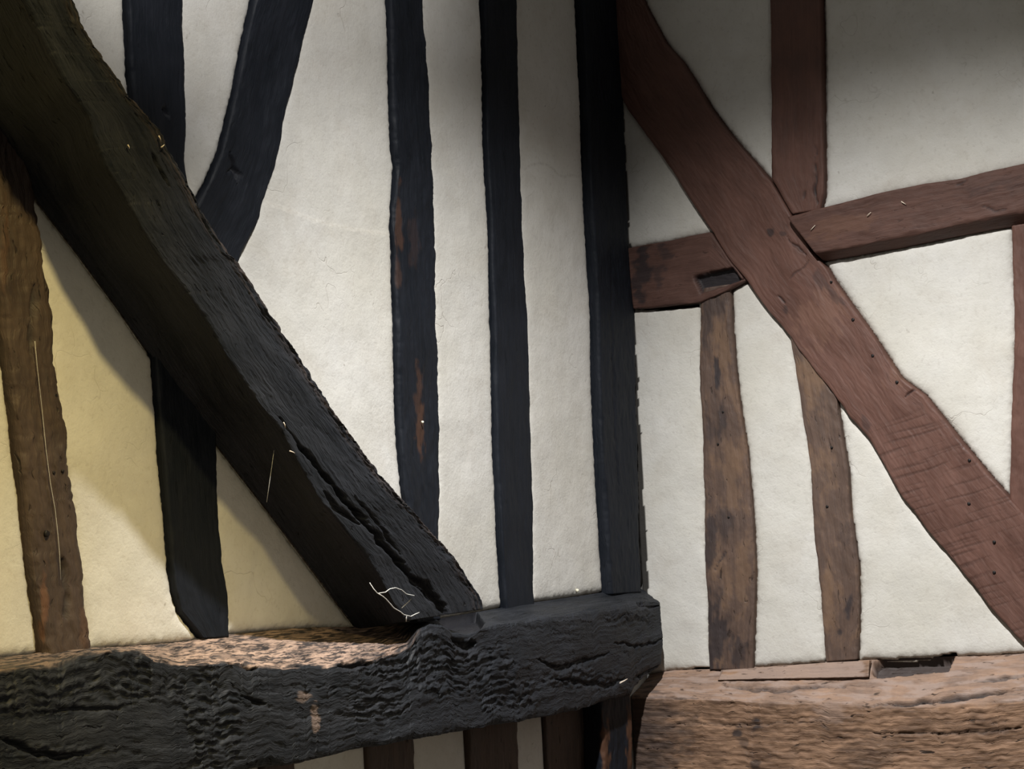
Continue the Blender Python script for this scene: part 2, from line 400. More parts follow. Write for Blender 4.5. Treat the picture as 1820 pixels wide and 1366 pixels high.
P4 = timber('P4', 'L', sl([(693, -90), (696, 0), (698, 70), (699, 130), (701, 190), (705, 270), (709, 300), (706, 340), (703, 370), (702, 410), (705, 450), (705, 500), (708, 570), (709, 640), (711, 700), (714, 760), (717, 810), (722, 870), (730, 915), (738, 1000), (742, 1106)],
    [(753, -90), (755, 0), (758, 60), (761, 110), (763, 125), (765, 180), (768, 250), (772, 330), (775, 440), (777, 560), (780, 640), (781, 730), (783, 830), (782, 900), (782, 960), (784, 1040), (786, 1100)], 0.008))
P5 = timber('P5', 'L', sl([(859, -90), (862, 0), (866, 130), (868, 250), (872, 320), (876, 400), (878, 500), (882, 600), (883, 700), (886, 800), (890, 900), (893, 960), (896, 1010), (899, 1060), (901, 1084)],
    [(914, -90), (917, 0), (920, 140), (923, 230), (927, 320), (932, 420), (935, 500), (939, 590), (941, 620), (943, 700), (945, 800), (948, 900), (950, 1000), (952, 1075)], 0.008))
P6 = timber('P6', 'L', sl([(1034, -90), (1038, 0), (1043, 100), (1047, 200), (1051, 300), (1054, 380), (1058, 440), (1064, 520), (1066, 600), (1068, 700), (1073, 820), (1080, 930), (1084, 1000), (1087, 1056)],
    [(1096, -90), (1100, 0), (1105, 130), (1110, 200), (1113, 300), (1116, 400), (1120, 450), (1126, 530), (1130, 560), (1131, 650), (1133, 750), (1136, 830), (1137, 930), (1139, 1000), (1141, 1052)], 0.020))
# big brace on the left wall: footprint / flank crease / front-left arris / front-right arris / back
bA0 = [(-110, 60), (0, 246), (16, 274), (69, 361), (138, 450), (211, 549), (277, 645), (330, 715), (382, 786), (471, 900), (560, 1018), (600, 1072), (634, 1116)]
bA1 = [(-100, 0, .05), (0, 185, .05), (79, 277, .05), (125, 363, .05), (181, 450, .048), (244, 529, .045), (316, 635, .04), (366, 715, .03), (425, 790, .03), (505, 900, .03), (585, 1018, .025), (620, 1072, .02), (650, 1116, .02)]
bA2 = [(-20, -130, .22), (60, 30, .21), (117, 145, .21), (158, 204, .205), (165, 237, .20), (188, 290, .20), (224, 350, .20), (251, 402, .20), (280, 450, .195), (330, 516, .19), (363, 562, .185), (409, 641, .18), (452, 704, .175), (501, 766, .17), (534, 829, .165), (577, 900, .16), (603, 928, .155), (653, 990, .15), (679, 1030, .145), (699, 1068, .145), (722, 1103, .145)]
bA3 = [(75, -130, .22), (133, 0, .21), (148, 43, .21), (185, 96, .21), (231, 165, .205), (287, 231, .20), (330, 307, .20), (356, 366, .20), (412, 450, .195), (428, 463, .19), (461, 522, .185), (514, 602, .18), (560, 674, .175), (600, 734, .17), (656, 809, .165), (712, 879, .16), (752, 923, .155), (785, 959, .15), (817, 998, .15), (841, 1038, .145), (860, 1064, .145), (862, 1082, .145)]
A3w = survey('L', bA3, 0); A4w = A3w.copy(); A4w[:, 0] = 0.0
BR = timber('BR', 'L', [survey('L', bA0, -0.002), survey('L', bA1, 0), survey('L', bA2, 0), A3w, A4w])
# left sill beam
sS0 = [(-140, 1182), (0, 1167), (75, 1160), (165, 1153), (260, 1146), (330, 1140), (365, 1133), (410, 1126), (500, 1118), (560, 1114), (640, 1113), (700, 1109), (760, 1102), (860, 1085), (900, 1078), (950, 1070), (1020, 1060), (1085, 1050), (1120, 1045), (1142, 1047)]
sS1 = [(-140, 1212, .215), (0, 1192, .20), (60, 1186, .20), (110, 1178, .195), (150, 1163, .19), (190, 1157, .19), (235, 1158, .185), (270, 1170, .185), (320, 1180, .18), (410, 1178, .175), (500, 1187, .17), (580, 1184, .16), (650, 1172, .155), (700, 1160, .15), (730, 1147, .147), (745, 1120, .146), (765, 1106, .145), (785, 1112, .143), (805, 1126, .142), (835, 1128, .14), (860, 1116, .136), (885, 1108, .134), (935, 1104, .13), (960, 1096, .125), (1010, 1094, .115), (1060, 1084, .105), (1110, 1076, .09), (1150, 1072, .08), (1176, 1072, .07)]
sS2 = [(-140, 1500, .215), (0, 1462, .20), (150, 1430, .19), (300, 1398, .18), (420, 1374, .172), (500, 1362, .168), (560, 1352, .165), (640, 1334, .156), (700, 1319, .15), (835, 1297, .14), (920, 1284, .133), (1000, 1270, .12), (1060, 1254, .105), (1095, 1243, .095), (1122, 1238, .085), (1128, 1222, .08), (1176, 1186, .07)]
S2w = survey('L', sS2, 0); S3w = S2w.copy(); S3w[:, 0] = 0.0; S3w[:, 2] += 0.012
SL = timber('SL', 'L', [survey('L', sS0, -0.004), survey('L', sS1, 0), S2w, S3w])
# posts glimpsed under the left sill
U1 = timber('U1', 'L', sl([(470, 1300), (470, 1366), (470, 1480)], [(520, 1290), (523, 1366), (526, 1480)], 0.008))
U2 = timber('U2', 'L', sl([(655, 1260), (657, 1366), (660, 1480)], [(734, 1250), (737, 1366), (740, 1480)], 0.008))
U3 = timber('U3', 'L', sl([(832, 1230), (835, 1366), (838, 1480)], [(918, 1210), (921, 1366), (925, 1480)], 0.008))
U4 = timber('U4', 'L', sl([(968, 1200), (972, 1300), (976, 1480)], [(1062, 1190), (1066, 1300), (1070, 1480)], 0.008))
U5 = timber('U5', 'L', sl([(1066, 1225), (1071, 1300), (1076, 1480)], [(1122, 1215), (1126, 1300), (1130, 1480)], 0.060, back=0.010))
# right wall
rB_l = [(1070, -80), (1075, 60), (1088, 140), (1116, 196), (1150, 242), (1200, 312), (1232, 365), (1265, 412), (1300, 466), (1328, 500), (1360, 545), (1404, 598), (1428, 632), (1480, 698), (1510, 742), (1540, 775), (1575, 832), (1600, 878), (1650, 945), (1700, 1002), (1760, 1080), (1820, 1142), (1900, 1250)]
rB_l = [(p[0], p[1]) for p in rB_l]
rB_r = [(1125, -80), (1140, 0), (1180, 76), (1212, 112), (1262, 192), (1300, 243), (1350, 300), (1370, 322), (1402, 376), (1440, 445), (1470, 478), (1482, 500), (1545, 588), (1600, 672), (1642, 702), (1700, 775), (1760, 848), (1820, 914), (1900, 1018)]
RB = timber('RB', 'R', sl(rB_l, rB_r, 0.013, 'R'))
RU = timber('RU', 'R', sl([(1367, -90), (1368, 0), (1369, 100), (1370, 200), (1372, 280), (1372, 316), (1400, 366), (1408, 380)],
    [(1457, -90), (1459, 0), (1461, 130), (1462, 230), (1463, 300), (1463, 345), (1459, 362), (1457, 372)], 0.012, 'R'))
RA = timber('RA', 'R', sl([(1250, 512), (1243, 548), (1244, 600), (1243, 650), (1245, 700), (1249, 780), (1250, 850), (1251, 940), (1255, 1053), (1259, 1190)],
    [(1296, 505), (1299, 550), (1300, 586), (1305, 640), (1311, 702), (1318, 750), (1326, 798), (1331, 860), (1338, 934), (1341, 1002), (1340, 1070), (1336, 1190)], 0.006, 'R'))
RC = timber('RC', 'R', sl([(1396, 560), (1404, 590), (1411, 640), (1418, 682), (1428, 756), (1440, 825), (1445, 910), (1454, 1002), (1460, 1080), (1464, 1139), (1467, 1176)],
    [(1462, 610), (1480, 670), (1486, 705), (1494, 763), (1506, 835), (1510, 915), (1514, 934), (1524, 1002), (1526, 1070), (1525, 1120), (1523, 1172)], 0.006, 'R'))
RE = timber('RE', 'R', sl([(1796, 400), (1799, 480), (1802, 560), (1800, 650), (1798, 720), (1795, 800), (1793, 880), (1796, 960)],
    [(1884, 390), (1886, 480), (1888, 560), (1888, 650), (1888, 720), (1888, 800), (1888, 880), (1890, 1000)], 0.008, 'R'))
# right rail with its shadowed lower slope
rt = [(1399, 385, .038), (1450, 372, .038), (1500, 359, .038), (1560, 343, .038), (1640, 326, .038), (1700, 318, .038), (1760, 303, .038), (1820, 290, .038), (1900, 272, .038)]
rb = [(1448, 449, .038), (1500, 441, .038), (1560, 429, .038), (1600, 421, .038), (1640, 413, .038), (1700, 399, .038), (1760, 386, .038), (1820, 374, .038), (1900, 357, .038)]
rbb = [(1465, 464, .0), (1520, 455, .0), (1560, 448, .0), (1600, 441, .0), (1640, 433, .0), (1700, 420, .0), (1765, 408, .0), (1820, 400, .0), (1900, 385, .0)]
rtw = survey('R', rt, 0); rtb = rtw.copy(); rtb[:, 1] = 0.02
rbbw = survey('R', rbb, 0); rbbb = rbbw.copy(); rbbb[:, 1] = 0.02
RR = timber('RR', 'R', [rtb, rtw, survey('R', rb, 0), rbbw, rbbb])
ml = [(1113, 441), (1150, 434), (1190, 427), (1230, 418), (1263, 412), (1292, 456), (1318, 491)]
mb = [(1125, 549), (1150, 548), (1185, 544), (1215, 540), (1243, 538), (1290, 518), (1324, 499)]
ML = timber('ML', 'R', sl(ml, mb, 0.014, 'R'))
# right sill
q0 = [(1135, 1206), (1160, 1196), (1200, 1190), (1280, 1188), (1350, 1184), (1400, 1181), (1465, 1176), (1540, 1172), (1620, 1169), (1690, 1166), (1760, 1163), (1820, 1160), (1920, 1155)]
q1 = [(1122, 1238, .095), (1200, 1240, .095), (1300, 1244, .095), (1400, 1249, .095), (1500, 1253, .095), (1560, 1257, .095), (1640, 1258, .095), (1700, 1252, .095), (1760, 1249, .095), (1820, 1246, .095), (1920, 1240, .095)]
q2 = [(1138, 1520, .095), (1400, 1530, .095), (1600, 1535, .095), (1820, 1530, .095), (1920, 1528, .095)]
Q2w = survey('R', q2, 0); Q3w = Q2w.copy(); Q3w[:, 1] = 0.0
SR = timber('SR', 'R', [survey('R', q0, -0.01), survey('R', q1, 0), Q2w, Q3w])

# ------------------------------------------------------------------ walls: plaster panels, slightly cushioned against every timber
def wall(name, side, lo, hi, z0, z1, dense_lo, dense_hi, dz0, dz1, step, gaps=(), skims=(), recess=()):
    def axis(a, da, db, b):
        parts = []
        if da > a: parts.append(np.linspace(a, da, max(2, int((da-a)/0.25)))[:-1])
        parts.append(np.arange(da, db, step))
        parts.append(np.linspace(db, b, max(2, int((b-db)/0.25)+1)) if b > db else np.array([db]))
        return np.concatenate(parts)
    U = axis(lo, dense_lo, dense_hi, hi); Z = axis(z0, dz0, dz1, z1)
    UU, ZZ = np.meshgrid(U, Z, indexing='ij'); n, m = UU.shape
    c = 1 if side == 'L' else 0
    best = np.full(UU.shape, 1e9); ins = np.zeros(UU.shape, bool)
    for T in ALL:
        if T.side != side: continue
        A = T.rails[0]; B = T.rails[-1]; poly = [(p[c], p[2]) for p in A]+[(p[c], p[2]) for p in B[::-1]]
        if T.key == 'U5': continue
        a = np.array(poly); x0, y0 = a.min(0)-0.05; x1, y1 = a.max(0)+0.05
        sel = (UU > x0) & (UU < x1) & (ZZ > y0) & (ZZ < y1)
        best[sel] = np.minimum(best[sel], seg_dist(UU[sel], ZZ[sel], poly, True)); ins[sel] |= inside(UU[sel], ZZ[sel], poly)
    Q = np.stack([UU, ZZ, np.full_like(UU, 2.0 if side == 'L' else 5.0)], 2)
    rag = 0.0025*fbm(Q*70, 3)
    dist = np.where(ins, 0, np.maximum(best+rag, 0))
    D = -0.009*np.exp(-dist/0.0075)+0.0022*fbm(Q*5, 3)+0.0005*fbm(Q*22, 3)
    D = np.where(ins, -0.014, D)
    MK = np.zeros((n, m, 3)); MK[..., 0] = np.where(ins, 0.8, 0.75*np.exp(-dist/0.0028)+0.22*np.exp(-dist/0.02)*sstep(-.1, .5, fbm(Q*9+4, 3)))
    f = WALL[side][0]
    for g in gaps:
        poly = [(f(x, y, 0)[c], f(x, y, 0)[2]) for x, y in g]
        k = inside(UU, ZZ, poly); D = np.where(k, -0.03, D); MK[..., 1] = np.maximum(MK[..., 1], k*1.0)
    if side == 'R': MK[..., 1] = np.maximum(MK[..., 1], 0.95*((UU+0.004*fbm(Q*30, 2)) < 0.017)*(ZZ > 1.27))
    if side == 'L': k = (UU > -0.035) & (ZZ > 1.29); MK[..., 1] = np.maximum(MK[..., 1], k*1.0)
    for line, amp, below in skims:
        poly = np.array([(f(x, y, 0)[c], f(x, y, 0)[2]) for x, y in line]); dd = seg_dist(UU, ZZ, poly)
        zz = np.interp(UU, poly[:, 0], poly[:, 1]); inr = (UU > poly[0, 0]) & (UU < poly[-1, 0])
        sgn = sstep(-0.002, 0.002, (zz-ZZ)*(1 if below else -1))
        D += amp*sgn*np.exp(-dd/0.06)*inr
        MK[..., 0] = np.maximum(MK[..., 0], 0.28*np.exp(-(dd/0.003)**2)*inr)
    P = np.zeros((n, m, 3)); P[..., c] = UU; P[..., 2] = ZZ
    P[..., 0 if side == 'L' else 1] = D if side == 'L' else -D
    nv = n*m; idx = np.arange(nv).reshape(n, m)
    q = np.stack([idx[:-1, :-1], idx[1:, :-1], idx[1:, 1:], idx[:-1, 1:]], 2).reshape(-1, 4)
    if side == 'R': pass
    # solid body behind the plaster face
    bk = -0.16
    corners = [(U[0], Z[0]), (U[-1], Z[0]), (U[-1], Z[-1]), (U[0], Z[-1])]
    B = []
    for a, z in corners: B.append((bk, a, z) if side == 'L' else (a, -bk, z))
    V = np.concatenate([P.reshape(-1, 3), np.array(B)])
    b0 = nv
    e = [list(idx[:, 0][::-1])+[b0, b0+1], list(idx[-1, :][::-1])+[b0+1, b0+2], list(idx[:, -1])+[b0+2, b0+3], list(idx[0, :])+[b0+3, b0], [b0+3, b0+2, b0+1, b0]]
    MKf = np.concatenate([MK.reshape(-1, 3), np.zeros((4, 3))])
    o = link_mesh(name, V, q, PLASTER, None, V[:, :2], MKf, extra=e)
    return tag(o, kind='structure')
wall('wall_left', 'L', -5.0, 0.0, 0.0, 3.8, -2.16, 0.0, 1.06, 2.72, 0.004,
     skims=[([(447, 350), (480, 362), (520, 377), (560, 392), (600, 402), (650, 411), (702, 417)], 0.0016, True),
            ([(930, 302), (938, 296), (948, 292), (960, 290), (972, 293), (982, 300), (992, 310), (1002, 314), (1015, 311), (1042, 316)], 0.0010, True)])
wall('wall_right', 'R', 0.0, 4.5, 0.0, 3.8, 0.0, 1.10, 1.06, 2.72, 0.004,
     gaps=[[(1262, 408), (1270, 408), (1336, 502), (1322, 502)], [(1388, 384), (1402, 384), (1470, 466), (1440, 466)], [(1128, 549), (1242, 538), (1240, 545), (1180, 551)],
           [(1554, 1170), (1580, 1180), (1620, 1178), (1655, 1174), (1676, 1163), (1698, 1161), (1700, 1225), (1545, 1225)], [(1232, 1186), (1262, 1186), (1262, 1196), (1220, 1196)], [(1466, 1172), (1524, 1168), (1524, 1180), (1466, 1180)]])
fl = link_mesh('floor', np.array([(-0.2, -6, 0), (5, -6, 0), (5, 0.2, 0), (-0.2, 0.2, 0), (-0.2, -6, -0.1), (5, -6, -0.1), (5, 0.2, -0.1), (-0.2, 0.2, -0.1)], float),
               [(0, 1, 2, 3), (7, 6, 5, 4), (0, 4, 5, 1), (1, 5, 6, 2), (2, 6, 7, 3), (3, 7, 4, 0)], plain('floor_boards', (0.10, 0.065, 0.045)))
tag(fl, kind='structure')

# ------------------------------------------------------------------ left wall timbers
o1 = build(P1, 'timber_post', 'worn brown post with gnarled edge at the far left, beside the big brace', 'post', W_WORN, bevel=0.010, rough=0.0022, edge=0.008, wave=0.004, flake=0.003, seed=1.0,
      grooves=[dict(line=[(60, 500), (56, 580), (58, 640)], w=5, depth=0.012), dict(line=[(110, 985), (120, 1060), (118, 1110)], w=4, depth=0.008)],
      marks=[(0, 8, 440, 7, 90, 0, .3), (0, 78, 1075, 8, 60, 0.05, .8), (0, 150, 1110, 10, 50, 0, .3)])
o2 = build(P2, 'timber_post', 'smooth black-painted post that passes behind the big diagonal brace', 'post', W_BLACK, bevel=0.005, rough=0.0008, edge=0.003, seed=2.0,
      grooves=[dict(line=[(296, 195), (300, 205)], w=3, depth=0.01)], marks=[])
o3 = build(P3, 'timber_strut', 'black strut leaning to the right above the big brace, knotted at its foot', 'strut', W_BLACK, bevel=0.005, rough=0.0010, edge=0.003, wave=0.004, seed=3.0,
      grooves=[dict(line=[(408, 270), (416, 295), (420, 325)], w=2.2, depth=0.008), dict(line=[(400, 308), (418, 300), (432, 318)], w=2.2, depth=0.006)])
o4 = build(P4, 'timber_post', 'dark post with a bare reddish streak and frayed left edge above the brace foot', 'post', W_BLACK, bevel=0.006, rough=0.0012, edge=0.005, wave=0.004, seed=4.0,
      marks=[(0, 745, 690, 7, 60, 0, .45), (0, 748, 765, 8, 50, 0, .65), (0, 710, 405, 7, 65, 0, .5), (0, 735, 430, 10, 50, 0, .15), (0, 709, 470, 6, 40, 0, .35)])
o5 = build(P5, 'timber_post', 'narrow smooth black post, first one left of the corner post', 'post', W_BLACK, bevel=0.004, rough=0.0006, edge=0.002, seed=5.0)
o6 = build(P6, 'timber_post', 'black corner post standing where the two plastered walls meet', 'post', W_BLACK, bevel=0.006, rough=0.0010, edge=0.004, wave=0.002, seed=6.0,
      grooves=[dict(line=[(1086, 440), (1088, 600), (1094, 760), (1098, 860)], w=1.6, depth=0.003, dark=0.3)])

def brace_fn(D, MK, PX, PY, Q, Nn, G):
    # frayed upper arris, smoother flank
    e = np.interp(PY, [p[1] for p in bA3], [p[0] for p in bA3])-PX
    k = sstep(34, 4, e)*((Nn@WALL['L'][1]) > 0.2)
    MK[..., 0] = np.maximum(MK[..., 0], 0.11*sstep(26, 6, e)*sstep(1, 4, e)*sstep(-.1, .4, fbm(Q*np.array([6, 240, 1])+9, 3))*((Nn@WALL['L'][1]) > 0.1))
    D = D-k*0.0045*np.abs(fbm(Q*np.array([18, 150, 1])+3, 3))*2
    return D, MK
ob = build(BR, 'diagonal_brace', 'massive black hewn brace running down from the top left onto the sill beam', 'brace', W_TAR, step=0.0027, bevel=0.007, rough=0.0006, edge=0.005, wave=0.0022, flake=0.0016, damp=0.35, seed=7.0, dist_fn=brace_fn,
      grooves=[dict(line=[(498, 742), (540, 800), (583, 852), (606, 880), (640, 920), (680, 965), (715, 1005), (750, 1050), (790, 1085)], w=3.2, depth=0.022, dark=0.9),
               dict(line=[(575, 872), (600, 905), (640, 930)], w=3.0, depth=0.010, dark=0.6), dict(line=[(630, 880), (690, 955), (712, 985)], w=2.0, depth=0.010, dark=0.6),
               dict(line=[(735, 1022), (775, 1062), (800, 1095)], w=5, depth=0.018, dark=0.9),
               dict(line=[(270, 270), (285, 300), (300, 330)], w=2.5, depth=0.01), dict(line=[(360, 600), (400, 650)], w=2, depth=0.004)],
      pits=[dict(poly=[(684, 975), (696, 980), (716, 995), (722, 1000), (712, 1001), (698, 992)], depth=0.012, dark=0.6)])

def sill_fn(D, MK, PX, PY, Q, Nn, G):
    # bare pinkish wood along the worn ledge, left half; tar elsewhere
    up = Nn[..., 2]
    e1 = np.interp(PX, [p[0] for p in sS1], [p[1] for p in sS1])
    nz = fbm(Q*np.array([18, 60, 1])+6, 4)
    k = sstep(6, -4, PY-e1+9*nz)*sstep(0.2, 0.5, up)
    a = k*sstep(745, 690, PX+30*nz)
    a = a*(0.55+0.45*sstep(140, 330, PX))
    a = a*(0.10+0.90*sstep(-0.30, 0.25, fbm(Q*np.array([22, 190, 1])+2, 4)))*(0.6+0.4*sstep(-.4, .2, fbm(Q*np.array([9, 30, 1])+6, 3)))
    MK[..., 0] = np.maximum(MK[..., 0], np.clip(a, 0, 1))
    # right end is smoother
    return D*(1-0.3*sstep(900, 1150, PX)), MK
osl = build(SL, 'sill_timber', 'huge black rough-hewn sill beam across the lower left, carrying the posts and the big brace', 'beam', W_TAR, step=0.0022, bevel=0.010, rough=0.0008, edge=0.007, wave=0.006, flake=0.0065, damp=0.6, seed=8.0,
      zone=[(60, 1230, 150, 45, 1), (240, 1215, 110, 40, 1), (375, 1290, 55, 120, 1), (790, 1185, 150, 60, 1), (900, 1230, 70, 45, .8), (100, 1335, 140, 16, .8), (560, 1225, 70, 20, .6), (680, 1250, 90, 60, .7), (1040, 1205, 90, 22, .8), (1120, 1100, 60, 14, .7), (350, 1160, 500, 26, 1)], dist_fn=sill_fn,
      grooves=[dict(line=[(0, 1313), (30, 1322), (62, 1338), (110, 1345), (160, 1338)], w=4, depth=0.018), dict(line=[(80, 1268), (130, 1258), (175, 1262), (215, 1258)], w=3, depth=0.01),
               dict(line=[(430, 1236), (450, 1246), (470, 1252)], w=4, depth=0.012), dict(line=[(600, 1182), (640, 1180), (665, 1176)], w=4, depth=0.015, dark=.8),
               dict(line=[(955, 1172), (990, 1188), (1020, 1180), (1060, 1168), (1085, 1160)], w=3.5, depth=0.012), dict(line=[(985, 1205), (1040, 1212), (1080, 1218), (1110, 1205)], w=4, depth=0.012),
               dict(line=[(1090, 1141), (1140, 1148), (1176, 1136)], w=2.5, depth=0.012), dict(line=[(1130, 1070), (1150, 1076), (1175, 1078)], w=5, depth=0.012),
               dict(line=[(1125, 1205), (1150, 1195), (1170, 1184)], w=3, depth=0.010), dict(line=[(800, 1135), (830, 1150), (850, 1142)], w=5, depth=0.015, dark=.8)],
      pits=[dict(poly=[(768, 1096), (800, 1092), (846, 1086), (862, 1106), (852, 1118), (826, 1125), (800, 1118)], depth=0.038, dark=0.85, front=0),
            dict(poly=[(423, 1175), (440, 1182), (462, 1184), (455, 1192), (440, 1190)], depth=0.012, dark=0.6, front=0)],
      marks=[(0, 560, 1275, 8, 25, 0, .35), (0, 535, 1240, 14, 10, 0, .25)])
tag(build(U1, 'lower_post', mat=W_WORN, seed=11.0), 'dark stub of post under the sill beam, leftmost of those at the bottom edge', 'post')
tag(build(U2, 'lower_post', mat=W_WORN, seed=12.0), 'brown post in shade under the sill beam, wide plaster on its left', 'post')
tag(build(U3, 'lower_post', mat=W_WORN, seed=13.0), 'dark post in shade under the sill beam between two narrow plaster strips', 'post')
tag(build(U4, 'lower_post', mat=W_WORN, seed=14.0), 'brown corner post under the sill beam, half lit by a diagonal edge of light', 'post')
tag(build(U5, 'lower_post', mat=W_BLACK, seed=15.0, bevel=0.008, edge=0.006, marks=[(0, 1076, 1330, 8, 60, 0, .9), (0, 1122, 1310, 7, 90, 0, .9)]), 'black-faced post with peeled brown edges butting the end of the brown sill', 'post')

# ------------------------------------------------------------------ right wall timbers
nav = lambda side, lst, d, parent: [nail(side, x, y, d, r, parent) for x, y, r in lst]
def rb_fn(D, MK, PX, PY, Q, Nn, G):
    # saw kerfs crossing the lower half of the face
    t = (PX-1480)*0.60+(PY-800)*0.80
    k = sstep(-10, 60, t)*sstep(-0.5, 0.1, fbm(Q*np.array([7, 14, 1]), 2)+0.2)*(np.abs(Nn[..., 1]) > 0.6)
    c = PX*0.29+PY*0.957+3*pnoise(np.stack([PX/60, PY/60, 0*PX], 2))
    v = 0.65*pnoise(np.stack([c/4.2, PX/110, 0*c+3], 2))+0.5*pnoise(np.stack([c/8, PX/160, 0*c+8], 2))
    kerf = 0.7*sstep(0.05, 0.5, v)*k
    D = D-0.0005*kerf; MK[..., 2] = np.maximum(MK[..., 2], kerf)
    return D, MK
orb = build(RB, 'diagonal_brace', 'smooth red-brown brace running down to the right across the whole right wall', 'brace', W_RED, step=0.0026, bevel=0.005, rough=0.0006, edge=0.002, wave=0.003, seed=21.0, dist_fn=rb_fn,
      grooves=[dict(line=[(1608, 704), (1622, 694), (1638, 688)], w=2, depth=0.006, dark=.6), dict(line=[(1385, 525), (1395, 538)], w=2.0, depth=0.006, dark=.7),
               dict(line=[(1437, 462), (1430, 475), (1415, 485), (1404, 500)], w=1.5, depth=0.003, dark=.4), dict(line=[(1400, 420), (1405, 428), (1432, 452)], w=2, depth=0.006, dark=.5)],
      marks=[(1, 1372, 412, 8, 12, 0.2, .7), (1, 1390, 415, 7, 4, 0, .5), (1, 1397, 548, 6, 12, 0, .5), (1, 1540, 752, 16, 14, 0, .4), (1, 1470, 510, 50, 8, .9, .4), (0, 1460, 560, 40, 60, .6, .35), (0, 1600, 660, 24, 30, .7, .35)])
nav('L', [(84, 948, .0055), (99, 703, .004), (96, 840, .003), (112, 837, .003)], 0.0145, o1)
nav('R', [(1477, 501, .003), (1516, 568, .004), (1551, 632, .004), (1594, 679, .004), (1723, 818, .004), (1722, 895, .004), (1767, 963, .004), (1767, 1017, .004)], 0.0135, orb)
build(RU, 'timber_post', 'straight brown post above the right rail, its upper half in shadow', 'post', W_RED, bevel=0.004, rough=0.0006, edge=0.002, seed=22.0,
      grooves=[dict(line=[(1448, 260), (1449, 330), (1450, 362)], w=1.6, depth=0.006, dark=.8), dict(line=[(1428, 352), (1433, 342)], w=2, depth=0.004)])
orr = build(RR, 'timber_rail', 'red-brown rail rising to the right, tenoned against the right brace', 'rail', W_RAIL, bevel=0.004, rough=0.0009, edge=0.003, seed=23.0,
      marks=[(0, 1500, 400, 60, 22, -.2, .35), (1, 1770, 330, 50, 12, -.2, .25)],
      grooves=[dict(line=[(1748, 368), (1768, 376), (1790, 372)], w=2, depth=0.004), dict(line=[(1698, 328), (1720, 322)], w=1.6, depth=0.004)])
oml = build(ML, 'timber_rail', 'short brown rail between the corner post and the right brace, mortise cut in its end', 'rail', W_RAIL, bevel=0.004, rough=0.0008, edge=0.002, seed=24.0,
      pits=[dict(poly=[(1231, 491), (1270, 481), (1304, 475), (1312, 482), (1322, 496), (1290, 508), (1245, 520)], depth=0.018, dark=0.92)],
      marks=[(1, 1142, 470, 14, 40, 0, .75), (1, 1180, 460, 14, 26, 0, .5), (1, 1135, 515, 12, 30, 0, .7), (1, 1168, 490, 10, 16, 0, .5)])
ora = build(RA, 'timber_post', 'blotchy brown post under the short rail, nearest the corner on the right wall', 'post', W_PATCH, bevel=0.005, rough=0.0012, edge=0.004, wave=0.004, seed=25.0,
      marks=[(1, 1275, 665, 8, 26, 0, .9), (1, 1262, 760, 9, 40, 0, .5), (1, 1284, 745, 8, 30, .1, .6), (1, 1262, 960, 12, 70, 0, .7), (1, 1290, 935, 20, 30, 0, .55), (1, 1270, 1120, 22, 80, 0, .8), (1, 1310, 1150, 18, 30, 0, .7),
             (1, 1255, 570, 12, 50, 0, .5), (1, 1275, 545, 20, 20, 0, .45), (0, 1285, 620, 14, 60, 0, .6), (0, 1300, 850, 16, 70, 0, .5), (0, 1320, 1030, 13, 60, 0, .5)],
      grooves=[dict(line=[(1292, 978), (1280, 995), (1272, 1012)], w=1.6, depth=0.004, dark=.8)])
nav('R', [(1276, 789, .003), (1285, 732, .003), (1295, 919, .003)], 0.0065, ora)
orc = build(RC, 'timber_post', 'grained brown post with a bent top tucked under the right brace', 'post', W_PATCH, bevel=0.005, rough=0.0012, edge=0.004, wave=0.004, seed=26.0,
      marks=[(1, 1508, 1075, 8, 20, .2, .8), (1, 1490, 1122, 8, 10, 0, .8), (0, 1450, 650, 30, 70, .2, .6), (1, 1500, 950, 10, 24, 0, .3), (0, 1470, 1060, 10, 60, 0, .5)],
      grooves=[dict(line=[(1466, 672), (1474, 684), (1480, 698)], w=2.5, depth=0.006, dark=.7)])
nav('R', [(1470, 900, .0035), (1478, 795, .003)], 0.0065, orc)
build(RE, 'timber_post', 'brown post cut by the right edge of the picture, under the rising rail', 'post', W_RED, bevel=0.005, rough=0.0010, edge=0.004, seed=27.0)
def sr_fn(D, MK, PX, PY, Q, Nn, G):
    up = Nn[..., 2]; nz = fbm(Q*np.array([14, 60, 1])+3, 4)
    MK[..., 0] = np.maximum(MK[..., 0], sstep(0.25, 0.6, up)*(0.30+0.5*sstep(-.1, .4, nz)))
    # front face darkens in blotches towards its left end
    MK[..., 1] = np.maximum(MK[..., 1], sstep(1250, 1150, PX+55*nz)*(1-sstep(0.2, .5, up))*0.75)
    return D, MK
